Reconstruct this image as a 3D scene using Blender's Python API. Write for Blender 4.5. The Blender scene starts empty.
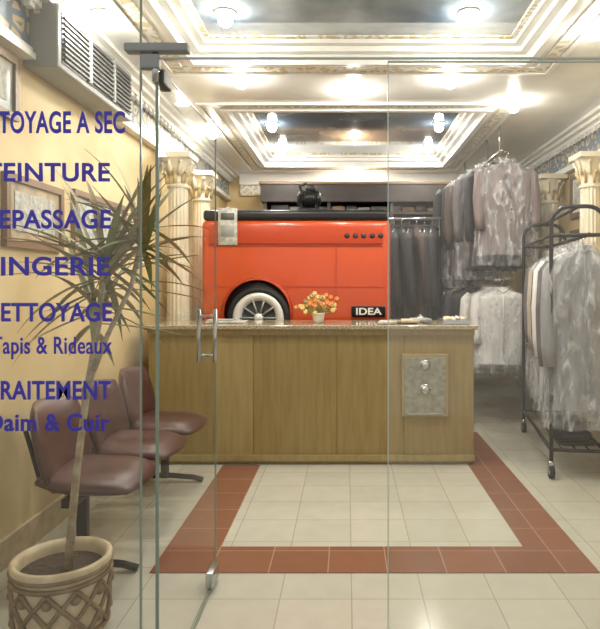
import bpy, bmesh, math, random
from mathutils import Vector, Matrix, noise
random.seed(7)
S=bpy.context.scene
S.view_settings.view_transform='Standard'
S.view_settings.exposure=0.0
try: S.cycles.transparent_max_bounces=24
except Exception: pass

# ---------------------------------------------------------------- materials
def sr(c):
    return tuple(((v/255)/12.92 if v/255<=0.04045 else ((v/255+0.055)/1.055)**2.4) for v in c)+(1,)
def mat(name,col,rough=.5,metal=0,col2=None,scale=6,detail=4,bump=0,bscale=30,stretch=(1,1,1),emit=None,spec=.5,ramp=(.35,.65),coat=0,sheen=0):
    m=bpy.data.materials.new(name); m.use_nodes=True
    nt=m.node_tree; b=nt.nodes['Principled BSDF']
    b.inputs['Base Color'].default_value=sr(col); b.inputs['Roughness'].default_value=rough
    b.inputs['Metallic'].default_value=metal; b.inputs['Specular IOR Level'].default_value=spec
    b.inputs['Coat Weight'].default_value=coat
    tc=nt.nodes.new('ShaderNodeTexCoord'); mp=nt.nodes.new('ShaderNodeMapping')
    nt.links.new(tc.outputs['Object'],mp.inputs['Vector']); mp.inputs['Scale'].default_value=stretch
    if col2:
        n=nt.nodes.new('ShaderNodeTexNoise'); n.inputs['Scale'].default_value=scale; n.inputs['Detail'].default_value=detail
        r=nt.nodes.new('ShaderNodeValToRGB'); r.color_ramp.elements[0].position=ramp[0]; r.color_ramp.elements[1].position=ramp[1]
        r.color_ramp.elements[0].color=sr(col); r.color_ramp.elements[1].color=sr(col2)
        nt.links.new(mp.outputs[0],n.inputs['Vector']); nt.links.new(n.outputs['Fac'],r.inputs['Fac']); nt.links.new(r.outputs[0],b.inputs['Base Color'])
    if bump:
        n2=nt.nodes.new('ShaderNodeTexNoise'); n2.inputs['Scale'].default_value=bscale
        bp=nt.nodes.new('ShaderNodeBump'); bp.inputs['Strength'].default_value=bump; bp.inputs['Distance'].default_value=.02
        nt.links.new(mp.outputs[0],n2.inputs['Vector']); nt.links.new(n2.outputs['Fac'],bp.inputs['Height']); nt.links.new(bp.outputs[0],b.inputs['Normal'])
    if emit:
        b.inputs['Emission Color'].default_value=sr(emit[0]); b.inputs['Emission Strength'].default_value=emit[1]
    return m
def tilemat(name,c1,c2,mortar,w,h,ms=.003,rough=.15,off=0,loc=(0,0,0)):
    m=mat(name,c1,rough); nt=m.node_tree; b=nt.nodes['Principled BSDF']
    tc=nt.nodes.new('ShaderNodeTexCoord'); mp=nt.nodes.new('ShaderNodeMapping'); mp.inputs['Location'].default_value=loc
    br=nt.nodes.new('ShaderNodeTexBrick'); br.offset=off; br.squash=1
    for k,v in (('Scale',1),('Brick Width',w),('Row Height',h),('Mortar Size',ms),('Mortar Smooth',.1),('Bias',0)): br.inputs[k].default_value=v
    br.inputs['Color1'].default_value=sr(c1); br.inputs['Color2'].default_value=sr(c2); br.inputs['Mortar'].default_value=sr(mortar)
    nt.links.new(tc.outputs['Object'],mp.inputs[0]); nt.links.new(mp.outputs[0],br.inputs['Vector'])
    n=nt.nodes.new('ShaderNodeTexNoise'); n.inputs['Scale'].default_value=9; n.inputs['Detail'].default_value=5
    nt.links.new(tc.outputs['Object'],n.inputs['Vector'])
    mx=nt.nodes.new('ShaderNodeMix'); mx.data_type='RGBA'; mx.blend_type='MULTIPLY'; mx.inputs['Factor'].default_value=.18
    nt.links.new(br.outputs['Color'],mx.inputs['A']); nt.links.new(n.outputs['Fac'],mx.inputs['B'])
    nt.links.new(mx.outputs['Result'],b.inputs['Base Color'])
    return m
def glassmat(name,tint=(1,1,1),haze=.03,refl=.06):
    m=bpy.data.materials.new(name); m.use_nodes=True; nt=m.node_tree; nt.nodes.clear()
    o=nt.nodes.new('ShaderNodeOutputMaterial'); t=nt.nodes.new('ShaderNodeBsdfTransparent'); t.inputs[0].default_value=(*tint,1)
    g=nt.nodes.new('ShaderNodeBsdfGlossy'); g.inputs['Roughness'].default_value=.03
    d=nt.nodes.new('ShaderNodeBsdfTranslucent'); d.inputs[0].default_value=(.93,.92,.86,1)
    lw=nt.nodes.new('ShaderNodeLayerWeight'); lw.inputs['Blend'].default_value=.2
    ml=nt.nodes.new('ShaderNodeMath'); ml.operation='MULTIPLY'; ml.inputs[1].default_value=.35
    ad=nt.nodes.new('ShaderNodeMath'); ad.operation='ADD'; ad.inputs[1].default_value=refl*.4
    a=nt.nodes.new('ShaderNodeMixShader'); b=nt.nodes.new('ShaderNodeMixShader'); b.inputs[0].default_value=haze  # mixes in translucent white to imitate a hazy veil, not dirt
    nt.links.new(lw.outputs['Fresnel'],ml.inputs[0]); nt.links.new(ml.outputs[0],ad.inputs[0]); nt.links.new(ad.outputs[0],a.inputs[0])
    nt.links.new(t.outputs[0],a.inputs[1]); nt.links.new(g.outputs[0],a.inputs[2])
    nt.links.new(a.outputs[0],b.inputs[1]); nt.links.new(d.outputs[0],b.inputs[2]); nt.links.new(b.outputs[0],o.inputs[0])
    return m
def plasticmat(name,lo=.12,hi=.6,col=(214,218,222)):
    m=bpy.data.materials.new(name); m.use_nodes=True; nt=m.node_tree; b=nt.nodes['Principled BSDF']; o=nt.nodes['Material Output']
    b.inputs['Base Color'].default_value=sr(col); b.inputs['Roughness'].default_value=.16; b.inputs['Specular IOR Level'].default_value=1.0
    t=nt.nodes.new('ShaderNodeBsdfTransparent'); mx=nt.nodes.new('ShaderNodeMixShader')
    tc=nt.nodes.new('ShaderNodeTexCoord'); mp=nt.nodes.new('ShaderNodeMapping'); mp.inputs['Scale'].default_value=(3.2,3.2,.9)
    mp.inputs['Rotation'].default_value=(0,.4,0)
    n=nt.nodes.new('ShaderNodeTexNoise'); n.inputs['Scale'].default_value=6; n.inputs['Detail'].default_value=3.5; n.inputs['Distortion'].default_value=.8
    r=nt.nodes.new('ShaderNodeMapRange'); r.interpolation_type='SMOOTHSTEP'; r.inputs['From Min'].default_value=.40; r.inputs['From Max'].default_value=.72
    r.inputs['To Min'].default_value=lo; r.inputs['To Max'].default_value=hi
    bp=nt.nodes.new('ShaderNodeBump'); bp.inputs['Strength'].default_value=1.0; bp.inputs['Distance'].default_value=.05
    nt.links.new(tc.outputs['Object'],mp.inputs[0]); nt.links.new(mp.outputs[0],n.inputs['Vector']); nt.links.new(n.outputs['Fac'],r.inputs['Value'])
    nt.links.new(r.outputs[0],mx.inputs[0]); nt.links.new(t.outputs[0],mx.inputs[1]); nt.links.new(b.outputs[0],mx.inputs[2])
    nt.links.new(n.outputs['Fac'],bp.inputs['Height']); nt.links.new(bp.outputs[0],b.inputs['Normal']); nt.links.new(mx.outputs[0],o.inputs[0])
    return m
def friezemat(name,ca,cb,w=.12,h=.06):
    m=mat(name,ca,.5); nt=m.node_tree; b=nt.nodes['Principled BSDF']
    tc=nt.nodes.new('ShaderNodeTexCoord')
    v=nt.nodes.new('ShaderNodeTexVoronoi'); v.inputs['Scale'].default_value=11; v.feature='DISTANCE_TO_EDGE'
    r=nt.nodes.new('ShaderNodeValToRGB'); r.color_ramp.interpolation='CONSTANT'
    r.color_ramp.elements[0].color=sr(cb); r.color_ramp.elements[1].color=sr(ca); r.color_ramp.elements[1].position=.13
    e=r.color_ramp.elements.new(.34); e.color=sr(cb)
    nt.links.new(tc.outputs['Object'],v.inputs['Vector']); nt.links.new(v.outputs['Distance'],r.inputs['Fac']); nt.links.new(r.outputs[0],b.inputs['Base Color'])
    return m

M={}
M['floor']=tilemat('floor_tile_cream',(202,199,184),(194,192,177),(170,166,150),.31,.29,loc=(-.02,.02,0))
M['brown']=tilemat('floor_tile_terracotta',(144,98,76),(130,88,68),(170,140,118),.28,.28,rough=.2,loc=(.37,.03,0))
M['wall']=mat('wall_cream_mottled',(214,196,152),.6,col2=(198,174,124),scale=2.2,detail=8)
M['wallr']=mat('wall_pale_cream',(218,198,154),.6,col2=(204,178,124),scale=2,detail=8)
M['white']=mat('plaster_white',(233,233,229),.35)
M['column']=mat('column_cream',(218,210,188),.45,col2=(208,198,172),scale=5)
M['plaster']=mat('ceiling_plaster',(234,235,233),.18,col2=(224,226,224),scale=3)
M['sky']=mat('painted_sky',(84,102,122),.10,col2=(178,188,194),scale=1.6,detail=8,ramp=(.38,.70),spec=1.0,coat=1.0)
M['gold']=mat('gold_paint',(206,184,132),.35,metal=.2)
M['frieze']=friezemat('frieze_gold_blue',(196,178,132),(104,120,142))
M['frieze2']=friezemat('frieze_gold_white',(204,188,150),(230,231,228))
M['dark']=mat('dark_wood',(40,32,30),.5,col2=(54,44,40))
M['black']=mat('black_metal',(24,22,24),.35,metal=.3)
M['rubber']=mat('rubber_black',(20,20,20),.7)
M['chrome']=mat('brushed_steel',(190,192,192),.25,metal=.9)
M['silver']=mat('silver_panel',(168,166,150),.3,metal=.5,col2=(140,138,122),scale=20)
M['orange']=mat('orange_paint',(182,70,28),.25,coat=.4)
M['orange2']=mat('orange_dark_paint',(166,58,24),.3)
M['olive']=mat('counter_wood',(152,132,82),.35,col2=(140,119,70),scale=5,detail=8,stretch=(6,6,.6))
M['olive2']=mat('counter_wood_light',(166,148,100),.35,col2=(154,134,86),scale=5,detail=8,stretch=(6,6,.6))
M['top']=mat('granite_top',(186,172,140),.12,col2=(120,106,84),scale=90,detail=3)
M['burg']=mat('brown_leatherette',(78,46,42),.36,col2=(64,38,36),scale=4,bump=.1,bscale=120)
M['leaf']=mat('leaf_olive',(112,124,72),.5,col2=(160,154,100),scale=5)
M['leafb']=mat('leaf_dry',(160,142,94),.6,col2=(114,108,64),scale=8)
M['trunk']=mat('trunk_bark',(178,166,138),.8,col2=(138,122,96),scale=20,bump=.5)
M['basket']=mat('pot_brown',(134,114,86),.7,col2=(112,90,66),scale=14)
M['basket2']=mat('pot_cream',(198,184,154),.6,col2=(178,160,130),scale=14)
M['soil']=mat('soil',(60,48,36),.95,bump=1)
M['blue']=mat('blue_vinyl',(52,42,168),.4)
M['glass']=glassmat('shop_glass',(.985,.995,.985),.05,.08)
M['glass2']=glassmat('door_glass',(.98,.99,.98),.04,.09)
M['edge']=mat('glass_edge_green',(126,140,124),.2)
M['edgel']=mat('glass_edge_pale',(182,190,180),.2)
M['plast']=plasticmat('plastic_cover',.06,.46)
M['plast2']=plasticmat('plastic_cover_dense',.12,.58)
M['paper']=mat('paper',(196,196,186),.7,col2=(150,150,146),scale=26)
M['post1']=mat('print_beige',(206,186,150),.4,col2=(140,124,102),scale=7)
M['post2']=mat('print_grey',(190,186,170),.3,col2=(130,138,136),scale=6)
M['frame']=mat('frame_wood',(122,96,68),.4)
M['wred']=mat('lamp_glass',(255,255,255),.3,emit=((255,248,234),210))
M['orangeflower']=mat('petal_orange',(206,124,60),.6)
M['yellow']=mat('petal_yellow',(214,184,110),.6)
M['ceramic']=mat('ceramic_white',(228,224,214),.25)
M['grey']=mat('appliance_grey',(140,142,138),.5)
M['dgrey']=mat('appliance_dark_grey',(74,76,74),.5)
M['rim']=mat('wheel_rim',(222,220,214),.3,metal=.2)
M['pave']=tilemat('pavement',(150,146,138),(140,136,128),(100,98,92),.4,.4,rough=.7)

# ---------------------------------------------------------------- mesh builder
class MB:
    def __init__(s): s.v=[];s.f=[];s.m=[];s.sm=[];s.mats=[]
    def mi(s,m):
        mm=M[m]
        if mm not in s.mats: s.mats.append(mm)
        return s.mats.index(mm)
    def add(s,v,f,m,smooth=False,T=None):
        o=len(s.v); k=s.mi(m)
        for p in v:
            p=Vector(p); s.v.append(T@p if T else p)
        for q in f: s.f.append([i+o for i in q]); s.m.append(k); s.sm.append(smooth)
    def box(s,x0,x1,y0,y1,z0,z1,m,T=None):
        s.add([(x0,y0,z0),(x1,y0,z0),(x1,y1,z0),(x0,y1,z0),(x0,y0,z1),(x1,y0,z1),(x1,y1,z1),(x0,y1,z1)],
              [(0,3,2,1),(4,5,6,7),(0,1,5,4),(1,2,6,5),(2,3,7,6),(3,0,4,7)],m,False,T)
    def rbox(s,c,size,bev,m,R=None,seg=4,T=None,smooth=True):
        bm=bmesh.new(); bmesh.ops.create_cube(bm,size=1)
        for v in bm.verts: v.co=Vector((v.co.x*size[0],v.co.y*size[1],v.co.z*size[2]))
        bmesh.ops.bevel(bm,geom=bm.edges[:],offset=bev,segments=seg,profile=.5,affect='EDGES')
        A=Matrix.Translation(Vector(c))@(R.to_4x4() if R else Matrix())
        bm.verts.index_update()
        vs=[A@v.co for v in bm.verts]; fs=[[v.index for v in f.verts] for f in bm.faces]; bm.free()
        s.add(vs,fs,m,smooth,T)
    def tube(s,pts,r,m,n=10,T=None,cap=True,flat=1):
        pts=[Vector(p) for p in pts]; N=len(pts); rs=r if isinstance(r,(list,tuple)) else [r]*N
        vs=[];fs=[]; prev=None
        for i,p in enumerate(pts):
            t=(pts[min(i+1,N-1)]-pts[max(i-1,0)]).normalized()
            if prev is None: a=t.orthogonal().normalized()
            else:
                a=prev-t*prev.dot(t); a=a.normalized() if a.length>1e-6 else t.orthogonal().normalized()
            prev=a; b=t.cross(a)
            for k in range(n):
                th=2*math.pi*k/n; vs.append(p+(a*math.cos(th)+b*math.sin(th)*flat)*rs[i])
        for i in range(N-1):
            for k in range(n):
                k2=(k+1)%n; fs.append((i*n+k,i*n+k2,(i+1)*n+k2,(i+1)*n+k))
        if cap: fs.append(tuple(range(n))[::-1]); fs.append(tuple((N-1)*n+k for k in range(n)))
        s.add(vs,fs,m,True,T)
    def lathe(s,prof,c,m,n=32,T=None,flute=0,nf=0,smooth=True):
        vs=[];fs=[]
        for r,z in prof:
            for k in range(n):
                th=2*math.pi*k/n; rr=r*(1-flute*(.5+.5*math.cos(nf*th))) if nf else r
                vs.append((c[0]+rr*math.cos(th),c[1]+rr*math.sin(th),c[2]+z))
        for i in range(len(prof)-1):
            for k in range(n):
                k2=(k+1)%n; fs.append((i*n+k,i*n+k2,(i+1)*n+k2,(i+1)*n+k))
        s.add(vs,fs,m,smooth,T)
    def sphere(s,c,r,m,n=14,sc=(1,1,1),T=None):
        prof=[(max(1e-4,math.sin(math.pi*i/n))*r,-math.cos(math.pi*i/n)*r) for i in range(n+1)]
        vs=[];fs=[]
        for rr,z in prof:
            for k in range(n):
                th=2*math.pi*k/n; vs.append((c[0]+rr*math.cos(th)*sc[0],c[1]+rr*math.sin(th)*sc[1],c[2]+z*sc[2]))
        for i in range(n):
            for k in range(n):
                k2=(k+1)%n; fs.append((i*n+k,i*n+k2,(i+1)*n+k2,(i+1)*n+k))
        s.add(vs,fs,m,True,T)
    def build(s,name,recenter=True,parent=None):
        me=bpy.data.meshes.new(name)
        c=Vector((0,0,0))
        if recenter:
            mn=Vector([min(v[i] for v in s.v) for i in range(3)]); mx=Vector([max(v[i] for v in s.v) for i in range(3)])
            c=(mn+mx)/2; c.z=mn.z
        me.from_pydata([v-c for v in s.v],[],s.f)
        for mm in s.mats: me.materials.append(mm)
        for p,k,q in zip(me.polygons,s.m,s.sm): p.material_index=k; p.use_smooth=q
        me.validate(); me.update()
        o=bpy.data.objects.new(name,me); o.location=c; S.collection.objects.link(o)
        if parent: o.parent=parent; o.matrix_parent_inverse=Matrix.Translation(-parent.location)
        return o
def empty(name,loc):
    e=bpy.data.objects.new(name,None); e.location=loc; S.collection.objects.link(e); return e
def one(name,*a,recenter=True):
    b=MB(); b.box(*a); return b.build(name,recenter)

XL,XR,YF,YB,ZC,ZR=-1.65,2.3,1.9,8.2,2.85,2.97
# ---------------------------------------------------------------- room shell
one('floor',XL-.1,XR+.1,YF-.1,YB+.1,-.1,0,'floor',recenter=False)
one('sidewalk',-4,4.5,-2.5,YF-.1,-.12,-.02,'pave',recenter=False)
b=MB()
b.box(-.93,-.65,2.82,4.5,0,.004,'brown'); b.box(.91,1.19,2.82,5.5,0,.004,'brown'); b.box(-.65,.91,2.82,3.10,0,.004,'brown')
b.build('trim_floor_border',False)
one('wall_left',XL-.1,XL,YF-.1,YB+.1,0,3.1,'wall',recenter=False)
one('wall_right',XR,XR+.1,YF-.1,YB+.1,0,3.1,'wallr',recenter=False)
one('wall_back',XL,XR,YB,YB+.1,0,3.1,'wall',recenter=False)
b=MB(); b.box(XL-.1,XL+.02,YF-.1,YF-.02,0,3.1,'white'); b.box(XR-.02,XR+.1,YF-.1,YF-.02,0,3.1,'white'); b.box(XL-.1,XR+.1,YF-.1,YF-.02,2.75,3.1,'white'); b.build('wall_front',False)
RX0,RX1=-1.03,1.2; B=[(2.3,4.02),(5.15,7.55)]
b=MB()
b.box(XL,XR,YF,YB,ZR,3.1,'sky')
b.box(XL,RX0,YF,YB,ZC,ZR,'plaster'); b.box(RX1,XR,YF,YB,ZC,ZR,'plaster')
b.box(RX0,RX1,YF,2.3,ZC,ZR,'plaster'); b.box(RX0,RX1,4.02,5.15,ZC,ZR,'plaster'); b.box(RX0,RX1,7.55,YB,ZC,ZR,'plaster')
b.build('ceiling',False)
b=MB()
def ring(x0,x1,y0,y1,w,z0,z1,m):
    b.box(x0,x1,y0,y0+w,z0,z1,m); b.box(x0,x1,y1-w,y1,z0,z1,m); b.box(x0,x0+w,y0+w,y1-w,z0,z1,m); b.box(x1-w,x1,y0+w,y1-w,z0,z1,m)
for (y0,y1) in B:
    ring(RX0,RX1,y0,y1,.05,2.90,ZR,'white'); ring(RX0,RX1,y0,y1,.10,2.935,ZR,'white'); ring(RX0+.1,RX1-.1,y0+.1,y1-.1,.04,2.96,ZR,'frieze2')
    ring(RX0-.05,RX1+.05,y0-.05,y1+.05,.05,ZC-.02,ZC,'white')
    ring(RX0-.18,RX1+.18,y0-.18 if y0>3 else y0-.1,y1+.18,.08,ZC-.008,ZC,'frieze2')
    ring(RX0-.22,RX1+.22,y0-.22 if y0>3 else y0-.14,y1+.22,.03,ZC-.018,ZC,'white')
b.build('trim_ceiling_coffer',False)
b=MB()
for sx,x in ((1,XL),(-1,XR)):
    def bx(d0,d1,z0,z1,m):
        a=x+sx*d0; c=x+sx*d1; b.box(min(a,c),max(a,c),YF,YB,z0,z1,m)
    bx(0,.035,2.56,2.76,'frieze'); bx(0,.055,2.53,2.56,'white'); bx(0,.07,2.50,2.53,'white'); bx(0,.10,2.76,2.79,'white'); bx(0,.15,2.79,2.82,'white'); bx(0,.20,2.82,2.85,'white')
    y=YF+.05
    while y<YB-.1:
        a=x+sx*.055; c=x+sx*.09; b.box(min(a,c),max(a,c),y,y+.05,2.735,2.76,'white'); y+=.1
b.box(XL+.2,XR-.2,YB-.12,YB,2.70,2.85,'white'); b.box(XL+.2,XR-.2,YB-.06,YB,2.56,2.70,'frieze2')
b.build('trim_cornice',False)
one('baseboard_left',XL,XL+.02,YF,YB,0,.14,'basket2'); one('baseboard_right',XR-.02,XR,YF,YB,0,.12,'basket2')

def column(x,y):
    b=MB(); c=(x,y,0)
    b.box(x-.13,x+.13,y-.13,y+.13,0,.10,'column')
    b.lathe([(.125,.10),(.13,.12),(.125,.15),(.105,.16),(.12,.19),(.10,.22)],c,'column')
    b.lathe([(.1,.22),(.095,1.4),(.084,2.20)],c,'column',n=96,flute=.1,nf=16)
    b.lathe([(.09,2.2),(.1,2.215),(.09,2.23),(.085,2.24),(.095,2.35),(.12,2.44),(.14,2.455)],c,'column')
    for k in range(8):
        th=k*math.pi/4
        for z0,h,r in ((2.24,.1,.09),(2.31,.12,.1)):
            t2=th+(math.pi/8 if z0>2.3 else 0); u=Vector((math.cos(t2),math.sin(t2),0))
            P=Vector(c)
            b.tube([P+u*r+Vector((0,0,z0)),P+u*(r+.012)+Vector((0,0,z0+h*.6)),P+u*(r+.04)+Vector((0,0,z0+h)),P+u*(r+.055)+Vector((0,0,z0+h*.85))],[.022,.024,.018,.006],'gold' if z0<2.3 else 'column',6,flat=.5)
    b.box(x-.14,x+.14,y-.14,y+.14,2.455,2.50,'column')
    return b.build('fluted_column')
for y in (5.3,6.15): column(XL+.16,y)
for y in (5.28,6.33): column(XR-.16,y)

# ---------------------------------------------------------------- shopfront glass
def pane(name,x0,x1,y0,y1,z0,z1,g='glass',edges=('L','R'),em='edge'):
    b=MB(); ym=(y0+y1)/2; b.add([(x0,ym,z0),(x1,ym,z0),(x1,ym,z1),(x0,ym,z1)],[(0,1,2,3)],g)
    if 'L' in edges: b.box(x0-.0015,x0+.0015,y0,y1,z0,z1,em)
    if 'R' in edges: b.box(x1-.003,x1+.002,y0,y1,z0,z1,em)
    if 'B' in edges: b.box(x0,x1,y0,y1,z0-.003,z0+.002,em)
    if 'T' in edges: b.box(x0,x1,y0,y1,z1-.003,z1+.001,em)
    return b
b=pane('',XL+.02,-.652,YF-.005,YF+.005,0.01,2.75,edges=('R',)); b.build('window_1')
b=pane('',-.645,XR-.02,YF-.005,YF+.005,2.075,2.75,edges=('B',),em='edgel'); b.build('window_2')
b=pane('',.13,1.05,YF-.005,YF+.005,0.01,2.065,'glass2',edges=('L','R','T'),em='edgel')
b.rbox((1.0,YF,.04),(.16,.03,.06),.006,'black')
b.build('door_1')
b=pane('',1.06,XR-.02,YF-.005,YF+.005,0.01,2.065,'glass',edges=('L',)); b.build('window_3')
b=MB(); xd=-.607
b.add([(xd,YF+.02,.012),(xd,2.77,.012),(xd,2.77,2.06),(xd,YF+.02,2.06)],[(0,1,2,3)],'glass2')
b.box(xd-.005,xd+.005,YF+.017,YF+.023,.012,2.06,'edge'); b.box(xd-.003,xd+.003,2.767,2.773,.012,2.06,'edge')
b.box(xd-.003,xd+.003,YF+.02,2.77,2.057,2.06,'edgel'); b.box(xd-.005,xd+.005,YF+.02,2.77,.008,.014,'edge')
b.rbox((xd,2.70,.05),(.034,.12,.07),.006,'chrome'); b.rbox((xd,YF+.1,.05),(.034,.16,.09),.006,'black')
b.rbox((xd,YF+.075,2.03),(.036,.09,.05),.006,'dgrey')
for sx in (-1,1):
    x=xd+sx*.035; b.tube([(x,2.6,1.02),(x,2.6,1.25)],.009,'chrome',12)
    for z in (1.05,1.22): b.tube([(xd,2.6,z),(x,2.6,z)],.006,'chrome',8)
b.build('door_2')
b=MB(); b.rbox((-.60,YF,2.105),(.20,.04,.026),.004,'grey'); b.rbox((-.622,YF,2.062),(.06,.03,.045),.005,'grey'); b.tube([(-.607,YF,2.0),(-.607,YF,2.1)],.010,'chrome')
b.build('door_hinge_fitting')

# lettering on glass
def px(x,y,d): return ((x-347)/600*d,(284-y)/600*d+1.36)
rows=[('NETTOYAGE A SEC',125,122,160,21),('TEINTURE',110,172,124,18),('REPASSAGE',111,219,126,18),('LINGERIE',110,266,124,18),('NETTOYAGE',112,312,128,18),('Tapis & Rideaux',112,345,120,17),('TRAITEMENT',111,390,124,18),('Daim & Cuir',110,422,122,17)]
em=empty('window_lettering',(-.9,YF-.012,1.4))
for i,(t,xr,yc,w,h) in enumerate(rows):
    cu=bpy.data.curves.new('line','FONT'); cu.body=t; cu.align_x='LEFT'; cu.size=1; cu.extrude=.004; cu.offset=.022 if i not in(5,) else .012; cu.space_character=1.06
    ob=bpy.data.objects.new('line',cu); S.collection.objects.link(ob); bpy.context.view_layer.update()
    xs=[c[0] for c in ob.bound_box]; W=max(xs)-min(xs)
    d=YF-.01; s=d/600
    X,Z=px(xr,yc+h/2,d); kx=w*s/W; kz=h*s/.70
    ob.scale=(kx,kz,.4); ob.rotation_euler=(math.pi/2,0,0)
    ob.location=(X-w*s-min(xs)*kx,d,Z); cu.materials.append(M['blue'])
    bpy.context.view_layer.update(); ob.parent=em; ob.matrix_parent_inverse=Matrix.Translation(-em.location); ob.name='text_line_%d'%(i+1)

# ---------------------------------------------------------------- counter
b=MB(); yc0,yc1=4.5,5.08; x0,x1=-1.5,.96
b.box(x0+.03,x1-.02,yc0+.04,yc1,0,.07,'olive2')
segs=[(-1.5,-1.0),(-1.0,-.71),(-.71,-.08),(-.08,.43),(.43,.96)]
for i,(a,c) in enumerate(segs):
    b.rbox(((a+c)/2,(yc0+yc1)/2+.01,.545),(c-a-.006,yc1-yc0-.03,.95),.004,'olive' if i!=1 else 'olive2',seg=1,smooth=False)
b.box(x0+.004,x1-.004,yc0+.03,yc1-.02,.08,1.0,'olive')
b.rbox(((x0+x1)/2,(yc0+yc1)/2,1.035),(x1-x0+.04,yc1-yc0+.06,.035),.008,'top',smooth=False)
b.box(x0,x1,yc0+.005,yc0+.02,.975,1.018,'olive2')
b.box(x0,x1,yc0+.002,yc0+.02,.03,.075,'olive2')
b.rbox((.585,yc0+.01,.60),(.35,.03,.47),.006,'olive2',seg=2,smooth=False)
b.rbox((.585,yc0-.004,.60),(.31,.014,.42),.004,'silver',seg=2,smooth=False)
for z in (.75,.57):
    T=Matrix.Translation((.585,yc0-.01,z))@Matrix.Rotation(math.pi/2,4,'X')
    b.lathe([(.001,.035),(.022,.035),(.032,.024),(.032,.006),(.042,0)],(0,0,0),'chrome',T=T)
b.box(.45,.72,yc0-.013,yc0-.01,.385,.395,'chrome')
b.build('reception_counter')
b=MB(); 
random.seed(3)
for k in range(4): 
    x=.32+k*.085; b.rbox((x,4.66+.03*(k%2),1.064+.006*k),(.14,.2,.02),.004,['paper','top','basket2','post2'][k],R=Matrix.Rotation(random.uniform(-.3,.3),3,'Z'),seg=2)
b.build('magazine_pile')
b=MB(); b.rbox((.83,4.7,1.058),(.2,.3,.01),.004,'chrome',seg=2)
for (xa,xb,ya,yb) in ((.73,.74,4.55,4.85),(.92,.93,4.55,4.85),(.74,.92,4.55,4.56),(.74,.92,4.84,4.85)): b.box(xa,xb,ya,yb,1.06,1.085,'chrome')
random.seed(4)
for k in range(34):
    b.sphere((random.uniform(.76,.90),random.uniform(4.58,4.82),random.uniform(1.08,1.095)),.019,random.choice(['chrome','rim','gold','dgrey']),8)
b.build('metal_tray')
b=MB(); c=(.60,4.92,1.053); b.lathe([(.001,0),(.045,0),(.045,.008),(.012,.01)],c,'black'); b.lathe([(.04,.012),(.038,.03),(.025,.045),(.001,.05)],c,'chrome'); b.tube([(c[0],c[1],c[2]+.048),(c[0],c[1],c[2]+.06)],.005,'chrome',8); b.build('service_bell')
b=MB(); b.rbox((-.95,4.75,1.061),(.3,.2,.016),.003,'paper',seg=1); b.rbox((-1.0,4.76,1.075),(.2,.14,.012),.003,'post2',seg=1); b.build('receipt_book')
b=MB(); c=(-.225,4.74,1.053)
b.lathe([(.001,0),(.035,0),(.042,.02),(.05,.07),(.056,.075),(.05,.08),(.045,.06)],c,'ceramic')
random.seed(5)
for k in range(58):
    th=random.uniform(0,6.28); el=random.uniform(.1,1.5); L=random.uniform(.08,.18)
    e=Vector(c)+Vector((math.cos(th)*math.cos(el)*L*1.15,math.sin(th)*math.cos(el)*L,.07+math.sin(el)*L))
    b.tube([Vector(c)+Vector((0,0,.05)),e],.0025,'leaf',5)
    mm=random.choice(['orangeflower','yellow','orangeflower','yellow','leafb'])
    for q in range(5):
        a=q*1.2566+th; b.sphere(e+Vector((math.cos(a)*.010,math.sin(a)*.004,math.sin(a)*.010)),.010,mm,6,sc=(1,.6,1))
    b.sphere(e,.006,'yellow',6)
b.build('flower_pot')

# ---------------------------------------------------------------- orange machine
b=MB(); mx0,mx1,my0,my1=-1.30,.39,5.35,6.0
b.rbox(((mx0+mx1)/2,(my0+my1)/2,1.09),(mx1-mx0,my1-my0,1.68),.045,'orange')
b.rbox(((mx0+mx1)/2,(my0+my1)/2,1.975),(mx1-mx0-.02,my1-my0-.01,.10),.035,'black',smooth=False)
b.box(mx0+.05,mx1-.05,my0+.05,my1-.05,0,.25,'black')
b.rbox(((mx0+mx1)/2,my0-.004,1.80),(mx1-mx0-.14,.02,.17),.008,'orange2')
b.box(mx0+.07,mx1-.07,my0-.012,my0-.002,1.700,1.708,'orange2'); b.box(mx0+.06,mx1-.06,my0-.004,my0+.01,1.33,1.338,'orange2')
b.box(-.10,-.094,my0-.004,my0+.01,1.08,1.7,'orange2')
for k in range(5):
    T=Matrix.Translation((0.0+k*.075,my0-.014,1.79))@Matrix.Rotation(math.pi/2,4,'X')
    b.lathe([(.001,.014),(.014,.014),(.02,.008),(.024,0)],(0,0,0),'dark',n=18,T=T)
wc=(-.80,my0,1.10); k_=.86
R90=Matrix.Rotation(math.pi/2,4,'X')
Sc=Matrix.Diagonal((k_,k_,1,1))
T=Matrix.Translation((wc[0],my0+.02,wc[2]))@R90@Sc
b.lathe([(.001,.03),(.345,.03),(.345,0)],(0,0,0),'black',n=48,T=T)
b.lathe([(.34,.02),(.34,.05),(.355,.055),(.37,.035),(.372,.02)],(0,0,0),'orange2',n=48,T=T)
T=Matrix.Translation((wc[0]+.02,my0-.005,wc[2]-.04))@R90@Sc
b.lathe([(.24,0),(.25,.05),(.265,.075),(.30,.075),(.32,.055),(.325,0)],(0,0,0),'rubber',n=56,T=T)
b.lathe([(.17,.02),(.18,.055),(.225,.075),(.262,.07),(.27,.02)],(0,0,0),'rim',n=48,T=T)
b.lathe([(.001,.03),(.165,.03),(.185,.045)],(0,0,0),'dgrey',n=40,T=T)
for k in range(10):
    a=k*math.pi/5; b.tube([(.04*math.cos(a),.04*math.sin(a),.05),(.19*math.cos(a),.19*math.sin(a),.055)],.010,'grey',8,T=T)
b.lathe([(.001,.07),(.035,.068),(.05,.05),(.05,.03)],(0,0,0),'rim',n=24,T=T)
b.rbox((.19,my0-.01,1.115),(.30,.02,.095),.006,'black')
mach=b.build('dry_cleaning_machine')
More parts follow.
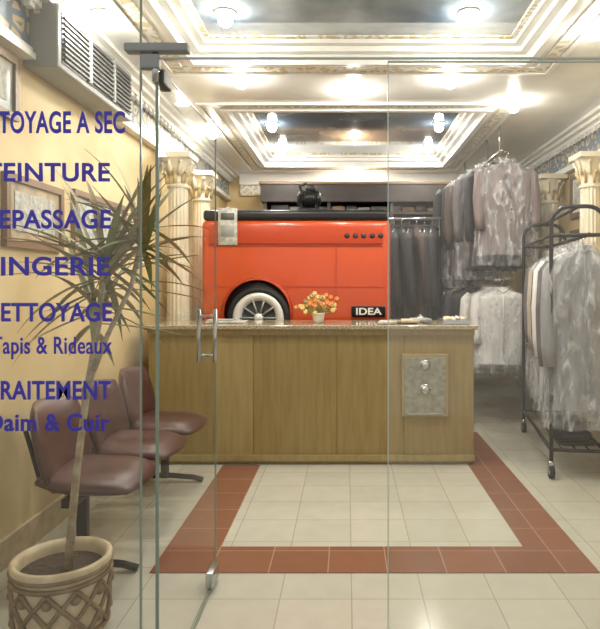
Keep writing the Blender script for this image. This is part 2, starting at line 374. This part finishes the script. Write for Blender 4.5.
cu=bpy.data.curves.new('machine_badge','FONT'); cu.body='IDEA'; cu.size=.085; cu.extrude=.003; cu.align_x='CENTER'; cu.offset=.002
ob=bpy.data.objects.new('machine_badge_text',cu); S.collection.objects.link(ob); ob.rotation_euler=(math.pi/2,0,0); ob.location=(.19,my0-.022,1.088); ob.scale=(1.25,1,1); cu.materials.append(M['ceramic'])
ob.parent=mach; ob.matrix_parent_inverse=Matrix.Translation(-mach.location)
b=MB(); b.rbox((-1.06,my0-.02,1.87),(.17,.008,.33),.003,'paper',seg=1); b.rbox((-1.06,my0-.026,1.96),(.12,.004,.06),.001,'dgrey',seg=1); b.rbox((-1.06,my0-.026,1.83),(.12,.004,.10),.001,'grey',seg=1)
b.tube([(-1.06,my0-.02,2.03),(-1.06,my0-.01,2.04)],.008,'chrome'); b.build('paper_notice',parent=mach)
b=MB(); c=Vector((-.355,5.6,2.03))
b.box(c.x-.1,c.x+.1,c.y-.07,c.y+.07,2.026,2.06,'black')
T=Matrix.Translation((c.x,c.y,2.15))@Matrix.Rotation(math.pi/2,4,'Y')
b.lathe([(.001,-.11),(.05,-.11),(.075,-.09),(.08,0),(.075,.09),(.05,.11),(.001,.11)],(0,0,0),'black',n=24,T=T)
for k in range(9): b.lathe([(.08,-.08+k*.02),(.094,-.08+k*.02),(.094,-.074+k*.02),(.08,-.074+k*.02)],(0,0,0),'rubber',n=24,T=T)
b.rbox((c.x+.02,c.y,2.25),(.09,.08,.06),.015,'black'); b.tube([(c.x-.06,c.y,2.2),(c.x-.09,c.y,2.27),(c.x-.02,c.y,2.3)],.014,'rubber')
b.rbox((c.x-.07,c.y,2.08),(.03,.12,.05),.006,'black'); b.rbox((c.x+.07,c.y,2.08),(.03,.12,.05),.006,'black')
b.build('electric_motor')

# ---------------------------------------------------------------- rear storage shelving
b=MB(); sx0,sx1=-1.06,1.60
for x in (sx0,-.25,.55,sx1-.04): b.box(x,x+.04,7.62,8.13,0,2.6,'dark')
b.box(sx0,sx1,8.08,8.13,0,2.6,'dark')
for z in (.1,.7,1.3,1.85,2.25): b.box(sx0+.04,sx1-.04,7.64,8.10,z,z+.03,'dark')
b.box(sx0-.03,sx1+.03,7.56,8.13,2.40,2.62,'dark'); b.box(sx0-.05,sx1+.05,7.54,8.13,2.62,2.65,'frame')
random.seed(9)
for z in (1.33,1.88,2.28):
    x=sx0+.08
    while x<sx1-.25:
        w=random.uniform(.12,.24); h=random.uniform(.06,.10 if z>2.2 else .3)
        b.rbox((x+w/2,7.85,z+h/2),(w-.01,.3,h),.015,random.choice(['dgrey','grey','dark','basket','black','dark','frame']),seg=2); x+=w
b.build('storage_shelf')

# ---------------------------------------------------------------- garments
def gm(name,col,c2,r=.7): M[name]=mat(name,col,r,col2=c2,scale=5,stretch=(3,3,.7),bump=.15,bscale=14)
gm('cloth_black',(22,21,25),(32,30,35)); gm('cloth_grey',(74,70,73),(92,88,90)); gm('cloth_mauve',(92,80,80),(108,94,94)); gm('cloth_white',(214,213,208),(198,197,194)); gm('cloth_brown',(58,44,40),(72,54,48)); gm('cloth_navy',(34,36,48),(44,46,58)); gm('cloth_beige',(150,140,126),(170,160,144)); gm('cloth_lgrey',(140,139,140),(120,119,122))
def garment(name,hook,ang,cm,L=.85,W=.235,D=.085,cover=None,lap=None,seed=0,sleeve=True,hookL=.09,parent=None):
    b=MB(); T=Matrix.Translation(Vector(hook))@Matrix.Rotation(ang,4,'Z')@Matrix.Translation((0,0,-hookL))
    key=[(0,.045,.035),(.03,.055,.045),(.045,.09,.055),(.09,.8*W,.075),(.125,W,.09),(.25,W*.98,D+.01),(.5,W*.93,D),(.8,W*1.03,D*1.1),(1,W*1.1,D*1.15)]
    def wd(t):
        for i in range(len(key)-1):
            a,c=key[i],key[i+1]
            if t<=c[0]: 
                u=(t-a[0])/(c[0]-a[0]); return a[1]+(c[1]-a[1])*u,a[2]+(c[2]-a[2])*u
        return key[-1][1:]
    ts=[0,.015,.03,.045,.065,.09,.11,.125,.16]+[.16+.84*i/16 for i in range(1,17)]
    def shell(exp,ts,m,amp,Ls,sd,fr,n=44,crease=0):
        vs=[];fs=[]
        for t in ts:
            w,d=wd(max(0,min(t,1))); 
            for k in range(n):
                th=2*math.pi*k/n; ct,st=math.cos(th),math.sin(th)
                x=(w+exp)*math.copysign(abs(ct)**.75,ct); y=(d+exp)*math.copysign(abs(st)**.8,st)
                f=noise.noise(Vector((x*fr+sd*3.1,y*fr*.8+sd,t*2.2)))*amp*(max(0,min(1,t*3)))
                f+=math.sin(th*7+sd+t*2)*amp*.35*t
                if crease:
                    nv=noise.noise(Vector((x*14+t*5+sd,y*12,t*6-x*4+sd))); f+=(.25-abs(nv))*crease
                q=1+f/max(.05,(d+exp)); zz=-t*Ls+noise.noise(Vector((x*5,sd,t*5)))*.01
                vs.append((x*(1+f*1.2),y*q,zz))
        N=len(ts)
        for i in range(N-1):
            for k in range(n):
                k2=(k+1)%n; fs.append((i*n+k,(i+1)*n+k,(i+1)*n+k2,i*n+k2))
        b.add(vs,fs,m,True,T)
    shell(0,ts,cm,.035,L,seed,11)
    if sleeve:
        for s in (-1,1):
            p=[(s*(W-.045),0,-.105*L),(s*(W-.005),-.005,-.16*L),(s*(W+.02),-.02,-.4*L),(s*(W+.02),-.045,-.62*L),(s*(W+.01),-.06,-.74*L)]
            b.tube(p,[.05,.060,.054,.05,.046],cm,14,T=T)
    if lap:
        z0=-.03*L
        b.add([(-.05,-.052,z0),(.05,-.052,z0),(0,-(D+.035),-.36*L)],[(0,2,1)],lap,T=T)
        for s in (-1,1):
            b.add([(s*.045,-.055,z0),(s*.085,-.08,-.08*L),(s*.105,-(D+.032),-.17*L),(s*.06,-(D+.04),-.22*L),(s*.002,-(D+.045),-.37*L),(s*.03,-.08,-.16*L)],[(0,1,2,3,4,5)],cm,T=T)
        for q in range(3): b.sphere((.012,-(D+.03),-.42*L-q*.1),.011,'black' if lap!='black' else 'grey',8,T=T)
    else:
        b.tube([(-.05,0,-.01),(-.04,-.05,-.025),(0,-.065,-.05),(.04,-.05,-.025),(.05,0,-.01)],.013,cm,8,T=T)
        b.tube([(0,-.07,-.06),(0,-(D+.025),-.3*L),(0,-(D+.03),-.9*L)],.007,cm,6,T=T)
    b.tube([(-W*.8,0,-.10),(0,0,-.012),(W*.8,0,-.10)],.007,'chrome',8,T=T)
    r=.02; hk=[(0,0,-.012),(0,0,hookL-.045)]+[(r*math.sin(a)*1.0,0,hookL-.025-r*math.cos(a)) for a in [math.pi*i/6 for i in range(1,9)]]
    b.tube(hk,.003,'chrome',6,T=T)
    if cover:
        ts2=[-.02,.01,.04]+[.04+1.04*i/48 for i in range(1,49)]
        shell(.036,ts2,cover,.03,L*1.03,seed+9,9,n=110,crease=.06)
    return b.build(name,parent=parent)
railX=1.43
RL=empty('clothes_rail',(railX,6.4,0))
b=MB()
for z,y0 in ((2.60,5.55),(1.40,5.6)):
    b.tube([(railX,y0,z),(railX,7.3,z)],.014,'chrome',10)
for y in (6.14,7.28): b.tube([(railX,y,1.40),(railX,y,2.85)],.012,'chrome',10); b.lathe([(.04,0),(.04,-.01),(.012,-.02)],(railX,y,2.85),'chrome')
b.tube([(railX,5.62,2.60),(railX,5.62,2.85)],.008,'chrome',8)
b.build('rail_tubes',parent=RL)
cols=['cloth_mauve','cloth_black','cloth_grey','cloth_black','cloth_brown','cloth_black','cloth_black','cloth_grey','cloth_black','cloth_black','cloth_navy']
for i,cc in enumerate(cols):
    y=5.66+i*.155
    garment('coat_in_plastic' if i in(0,2,4,6) else 'dark_coat',(railX+(.07 if i==0 else [-.12,.0,-.08,.02][i%4]+random.uniform(-.02,.02)),y,2.615),random.uniform(-.12,.12),cc,L=.90 if i==0 else random.uniform(.98,1.14),W=.25 if i==0 else .235,cover='plast' if i in(0,2,4,6) else None,lap='cloth_white' if i in (1,3,6) else ('cloth_grey' if i==0 else None),seed=i*1.7,hookL=.085,parent=RL)
cols=['cloth_white','cloth_white','cloth_black','cloth_grey','cloth_black','cloth_black','cloth_white','cloth_black','cloth_black']
for i,cc in enumerate(cols):
    y=5.74+i*.175
    garment('shirt_in_plastic' if i<2 else 'hanging_shirt',(railX+(.05 if i==0 else [-.14,-.02,-.16,.04][i%4]),y,1.415),random.uniform(-.1,.1),cc,L=random.uniform(.72,.82),W=.235,cover='plast' if i<2 else None,seed=20+i*1.3,hookL=.085,parent=RL)
GS=empty('garment_stand',(.73,6.35,0))
b=MB(); b.tube([(.42,6.35,2.05),(1.0,6.35,2.05)],.016,'chrome',10)
for x in (.44,.98): b.tube([(x,6.35,0.016),(x,6.35,2.05)],.014,'black',10); b.tube([(x,6.15,.016),(x,6.55,.016)],.016,'black',8)
b.build('stand_frame',parent=GS)
for i in range(6):
    garment('dark_coat',(.50+i*.08,6.35,2.068),math.pi/2+random.uniform(-.25,.25),['cloth_black','cloth_black','cloth_black','cloth_brown','cloth_black','cloth_black'][i],L=1.15,W=.22,D=.045,seed=40+i,hookL=.085,parent=GS)

# ---------------------------------------------------------------- rolling rack
P0=Vector((1.43,4.2,0)); P1=Vector((1.62,5.5,0)); u=(P1-P0).normalized(); v=Vector((u.y,-u.x,0)); Wd=.36
def P(a,c,z): return P0+u*a+v*c+Vector((0,0,z))
RR=empty('rolling_garment_rack',P(.6,Wd/2,0))
b=MB()
LL=(P1-P0).length
for a in (0,LL):
    pts=[P(a,0,.12),P(a,0,1.78)]
    for k in range(1,7):
        t=k*math.pi/12; pts.append(P(a,.12-.12*math.cos(t),1.78+.12*math.sin(t)))
    for k in range(0,7):
        t=k*math.pi/12; pts.append(P(a,Wd-.12+.12*math.sin(t),1.78+.12*math.cos(t)))
    pts.append(P(a,Wd,.12)); b.tube(pts,.015,'black',10)
    b.tube([P(a,0,.2),P(a,Wd,.2)],.013,'black',8); b.tube([P(a,0,1.70),P(a,Wd,1.70)],.014,'black',8)
for c in (0,Wd): b.tube([P(0,c,.2),P(LL,c,.2)],.013,'black',8)
b.tube([P(-.05,.24,1.70),P(LL+.05,.24,1.70)],.015,'black',10)
b.tube([P(0,Wd/2,1.9),P(LL,Wd/2,1.9)],.014,'black',10)
b.tube([P(0,0,1.70),P(LL,0,1.70)],.012,'black',8)
for c in (.08,.17,.26): b.tube([P(0,c,.2),P(LL,c,.2)],.007,'black',6)
for a in (0,LL):
    for c in (0,Wd):
        b.tube([P(a,c,.12),P(a,c,.085)],.02,'chrome',10)
        q=P(a,c,.045); b.tube([q-Vector((.014,0,0)),q+Vector((.014,0,0))],.045,'rubber',20); b.tube([q-Vector((.017,0,0)),q+Vector((.017,0,0))],.018,'chrome',12)
        b.box(q.x-.024,q.x-.019,q.y-.012,q.y+.012,q.z-.01,.1,'chrome'); b.box(q.x+.019,q.x+.024,q.y-.012,q.y+.012,q.z-.01,.1,'chrome')
b.build('rack_frame',parent=RR)
ang=math.atan2(u.y,u.x)-math.pi/2
for i,cc in enumerate(['cloth_lgrey','cloth_grey','cloth_white','cloth_black','cloth_beige','cloth_grey']):
    p=P(.05+i*.20,.22,1.717)
    garment('garment_in_plastic',p,ang+random.uniform(-.05,.05),cc,L=[1.15,1.18,1.12,1.1,1.1,1.05][i],W=.215 if i<3 else .19,D=.08,cover='plast2' if i%2==0 else 'plast',seed=60+i*2.1,hookL=.085,parent=RR)
b=MB(); 
q=P(.22,Wd/2,.225); b.rbox(q,(.24,.3,.03),.012,'black',seg=2); b.rbox(q+Vector((0,0,.05)),(.22,.27,.07),.03,'cloth_black'); b.rbox(q+Vector((.01,.02,.12)),(.2,.24,.07),.03,'cloth_brown')
b.build('folded_garments',parent=RR)

# ---------------------------------------------------------------- waiting chairs
b=MB()
for yc in (2.92,3.46,4.0):
    def cush(fn,m,nu=14,nv=12):
        vs=[];fs=[]
        for side in (0,1):
            for i in range(nu+1):
                for j in range(nv+1):
                    vs.append(fn(i/nu,j/nv,side))
        K=(nu+1)*(nv+1)
        for i in range(nu):
            for j in range(nv):
                a=i*(nv+1)+j; q=(a,a+1,a+nv+2,a+nv+1); fs.append(q); fs.append(tuple(K+w for w in q[::-1]))
        def st(a,c): fs.append((a,c,c+K,a+K))
        for i in range(nu): st(i*(nv+1),(i+1)*(nv+1)); st((i+1)*(nv+1)+nv,i*(nv+1)+nv)
        for j in range(nv): st(j+1,j); st(nu*(nv+1)+j,nu*(nv+1)+j+1)
        b.add(vs,fs,m,True)
    def seat(u_,v_,s):
        a=2*u_-1; c=2*v_-1
        hx,hy=.245,.255
        x=hx*a*math.sqrt(1-.28*c*c); y=hy*c*math.sqrt(1-.28*a*a)
        e=(1-abs(a)**5)*(1-abs(c)**5)
        z=.415+.02*(-a if a>0 else -a*1.2)*abs(a)**1.0+(.045*e+.006 if s==0 else -.04*e-.006) - (.018*math.exp(-(a*a+c*c)*3) if s==0 else 0)
        return (-1.20+x,yc+y,z+.02)
    def back(u_,v_,s):
        a=2*u_-1; c=2*v_-1
        h=.5*.38*a*math.sqrt(1-.2*c*c); y=.255*c*math.sqrt(1-.42*a*a) if a>0 else .255*c*(1-.10*a*a)
        e=(1-abs(a)**5)*(1-abs(c)**5)
        th=(.05*e+.006) if s==0 else -(.02*e+.004)
        x=-1.40-.24*(h+.2)+.07*c*c+th
        return (x,yc+y,.61+h)
    cush(seat,'burg'); cush(back,'burg')
    for s in (-1,1):
        b.tube([(-1.05,yc+s*.14,.40),(-1.36,yc+s*.14,.40),(-1.42,yc+s*.14,.44),(-1.465,yc+s*.14,.60),(-1.49,yc+s*.14,.68)],.011,'black',8)
b.rbox((-1.25,3.46,.375),(.06,1.56,.04),.006,'black')
for y in (2.84,4.12):
    b.rbox((-1.25,y,.20),(.05,.04,.34),.006,'black'); 
    b.tube([(-1.50,y,.016),(-1.42,y,.035),(-1.25,y,.05),(-1.06,y,.035),(-.99,y,.016)],.018,'black',10)
b.build('waiting_chair_row')

# ---------------------------------------------------------------- plant
b=MB(); c=(-1.125,2.37,0); g=.86
def G(prof): return [(r*g,z*.88) for r,z in prof]
b.lathe(G([(.001,.0),(.185,.0),(.19,.02),(.20,.16),(.205,.28),(.215,.30),(.215,.325),(.195,.33),(.185,.30),(.18,.26)]),c,'basket2',n=48)
b.lathe(G([(.18,.27),(.001,.28)]),c,'soil',n=32)
def rad(z): return (.191+.014*(z/.25))*g
NS=11
for k in range(NS):
    for s in (-1,1):
        pts=[]
        for i in range(13):
            z=.04+.175*i/12; th=2*math.pi*k/NS+s*(i/12)*2*math.pi/NS*1.5; r=rad(z)+.006
            pts.append((c[0]+r*math.cos(th),c[1]+r*math.sin(th),z))
        b.tube(pts,.009,'basket',6)
    th=2*math.pi*(k+.5)/NS
    for z in (.075,.18):
        r=rad(z); b.sphere((c[0]+r*math.cos(th),c[1]+r*math.sin(th),z),.020,'basket',8)
for z in (.028,.228,.26):
    r=rad(z)+.005; b.tube([(c[0]+r*math.cos(a*math.pi/20),c[1]+r*math.sin(a*math.pi/20),z) for a in range(41)],.009,'basket',6)
A=Vector((-.97,2.40,1.44)); Bc=Vector((-.82,2.42,1.58)); A2=Vector((-1.03,2.44,1.28))
b.tube([(-1.10,2.36,.22),(-1.07,2.37,.6),(-1.03,2.38,.95),(-.99,2.39,1.2),A],[.017,.015,.013,.012,.014],'trunk',10)
b.tube([(-1.03,2.38,.95),(-.96,2.4,1.15),(-.87,2.42,1.35),Bc],[.011,.010,.009,.011],'trunk',10)
random.seed(11)
def leaf(base,az,el,L,w,m,droop):
    d=Vector((math.cos(az)*math.cos(el),math.sin(az)*math.cos(el),math.sin(el))); side=d.cross(Vector((0,0,1))).normalized()
    p=Vector(base); n=10; vs=[];fs=[]; step=L/n
    for i in range(n+1):
        t=i/n; ww=w*(math.sin(math.pi*min(1,t*.85+.12))**.7)*(1-t**4) + .001
        q=p.copy(); L1=q+side*ww; R1=q-side*ww; C=q-Vector((0,0,ww*.35))
        for a in (L1,C,R1):
            vs.append((max(min(a.x,-.618),-1.63),max(a.y,1.95),a.z))
        d=(d+Vector((0,0,-droop*(.4+t)))*step*6).normalized(); p+=d*step
    for i in range(n):
        for j in range(2): fs.append((i*3+j,i*3+j+1,i*3+j+4,i*3+j+3))
    b.add(vs,fs,m,True)
for (C,num,Lm) in ((A,50,.50),(Bc,34,.38),(A2,18,.42)):
    for k in range(num):
        el=random.uniform(-.5,1.3); az=random.uniform(0,2*math.pi)
        if C is Bc: az=random.uniform(math.pi*.3,math.pi*1.7) if k%3 else az
        leaf(C+Vector((0,0,random.uniform(-.10,.04))),az,el,Lm*random.uniform(.75,1.1),.014,random.choice(['leaf','leaf','leafb','leafb']) ,random.uniform(.12,.4))
b.build('potted_dracaena')

# ---------------------------------------------------------------- wall things
def frame_wall(name,side,y0,y1,z0,z1,pm,fw=.035):
    b=MB(); x=XL if side<0 else XR; s=1 if side<0 else -1
    def bb(d0,d1,a,c,e,f,m): p=x+s*d0; q=x+s*d1; b.box(min(p,q),max(p,q),a,c,e,f,m)
    bb(0,.015,y0+fw*.5,y1-fw*.5,z0+fw*.5,z1-fw*.5,pm)
    bb(0,.03,y0,y1,z0,z0+fw,'frame'); bb(0,.03,y0,y1,z1-fw,z1,'frame'); bb(0,.03,y0,y0+fw,z0+fw,z1-fw,'frame'); bb(0,.03,y1-fw,y1,z0+fw,z1-fw,'frame')
    bb(.015,.018,y0+.09,y1-.09,z0+.08,z1-.08,'paper')
    b.build(name)
frame_wall('framed_picture',-1,2.5,2.97,2.16,2.47,'post2')
frame_wall('framed_picture',-1,2.86,3.44,1.54,1.90,'post1')
frame_wall('framed_picture',-1,3.58,4.42,1.54,1.93,'post2')
frame_wall('framed_picture',1,5.5,6.12,2.02,2.46,'ceramic',.05)
frame_wall('framed_picture',1,5.5,6.12,1.52,1.9,'post1',.04)
b=MB(); y0,y1=3.05,4.1
b.rbox((XL+.09,(y0+y1)/2,2.63),(.18,y1-y0,.33),.012,'grey',seg=2)
b.box(XL+.17,XL+.184,y0+.04,y1-.04,2.50,2.76,'black')
for k in range(9):
    z=2.515+k*.027; b.box(XL+.18,XL+.196,y0+.05,y1-.05,z,z+.010,'dgrey')
for y in (y0+.35,y0+.7): b.box(XL+.18,XL+.2,y,y+.02,2.5,2.76,'grey')
b.build('air_conditioner')
b=MB(); b.rbox((XL+.02,4.75,1.6),(.04,.12,.16),.008,'ceramic',seg=2); b.rbox((XL+.043,4.75,1.63),(.006,.07,.05),.002,'dgrey',seg=1); b.rbox((XL+.043,4.75,1.56),(.008,.03,.03),.003,'grey',seg=1); b.build('wall_thermostat')

# ---------------------------------------------------------------- lights
def area(name,loc,size,power,col=(1,.96,.89),rot=(0,0,0)):
    l=bpy.data.lights.new(name,'AREA'); l.shape='DISK'; l.size=size; l.energy=power; l.color=col
    o=bpy.data.objects.new(name,l); o.location=loc; o.rotation_euler=rot; S.collection.objects.link(o)
pts=[(-.76,4.3,ZC),(.74,4.3,ZC),(1.42,3.45,ZC),(-1.34,3.3,ZC),(-1.3,5.8,ZC),(1.36,4.9,ZC),(.92,6.0,ZR),(-.75,6.0,ZR),(0.05,4.6,ZC),(.1,7.85,ZC),(-.72,3.55,ZR),(.72,3.55,ZR),(.95,7.0,ZR),(-.75,7.0,ZR)]  # list includes extra recess lamps, added to brighten the ceiling
for p in pts:
    b=MB(); b.lathe([(.065,0),(.068,-.006),(.05,-.014),(.04,-.01)],p,'white',n=28); b.sphere((p[0],p[1],p[2]-.046),.044,'wred',16)
    b.build('ceiling_spotlight')
    area('spot_beam',(p[0],p[1],p[2]-.11),.1,5.5)
W=bpy.data.worlds.new('World'); S.world=W; W.use_nodes=True
W.node_tree.nodes['Background'].inputs[0].default_value=(.90,.89,.86,1); W.node_tree.nodes['Background'].inputs[1].default_value=.85

# ---------------------------------------------------------------- camera
cam=bpy.data.cameras.new('Camera'); co=bpy.data.objects.new('Camera',cam); S.collection.objects.link(co)
co.location=(0,0,1.36); co.rotation_euler=(math.pi/2,0,0)
cam.sensor_fit='HORIZONTAL'; cam.sensor_width=36; cam.lens=36; cam.shift_x=-47/600; cam.shift_y=-30.5/600
S.camera=co
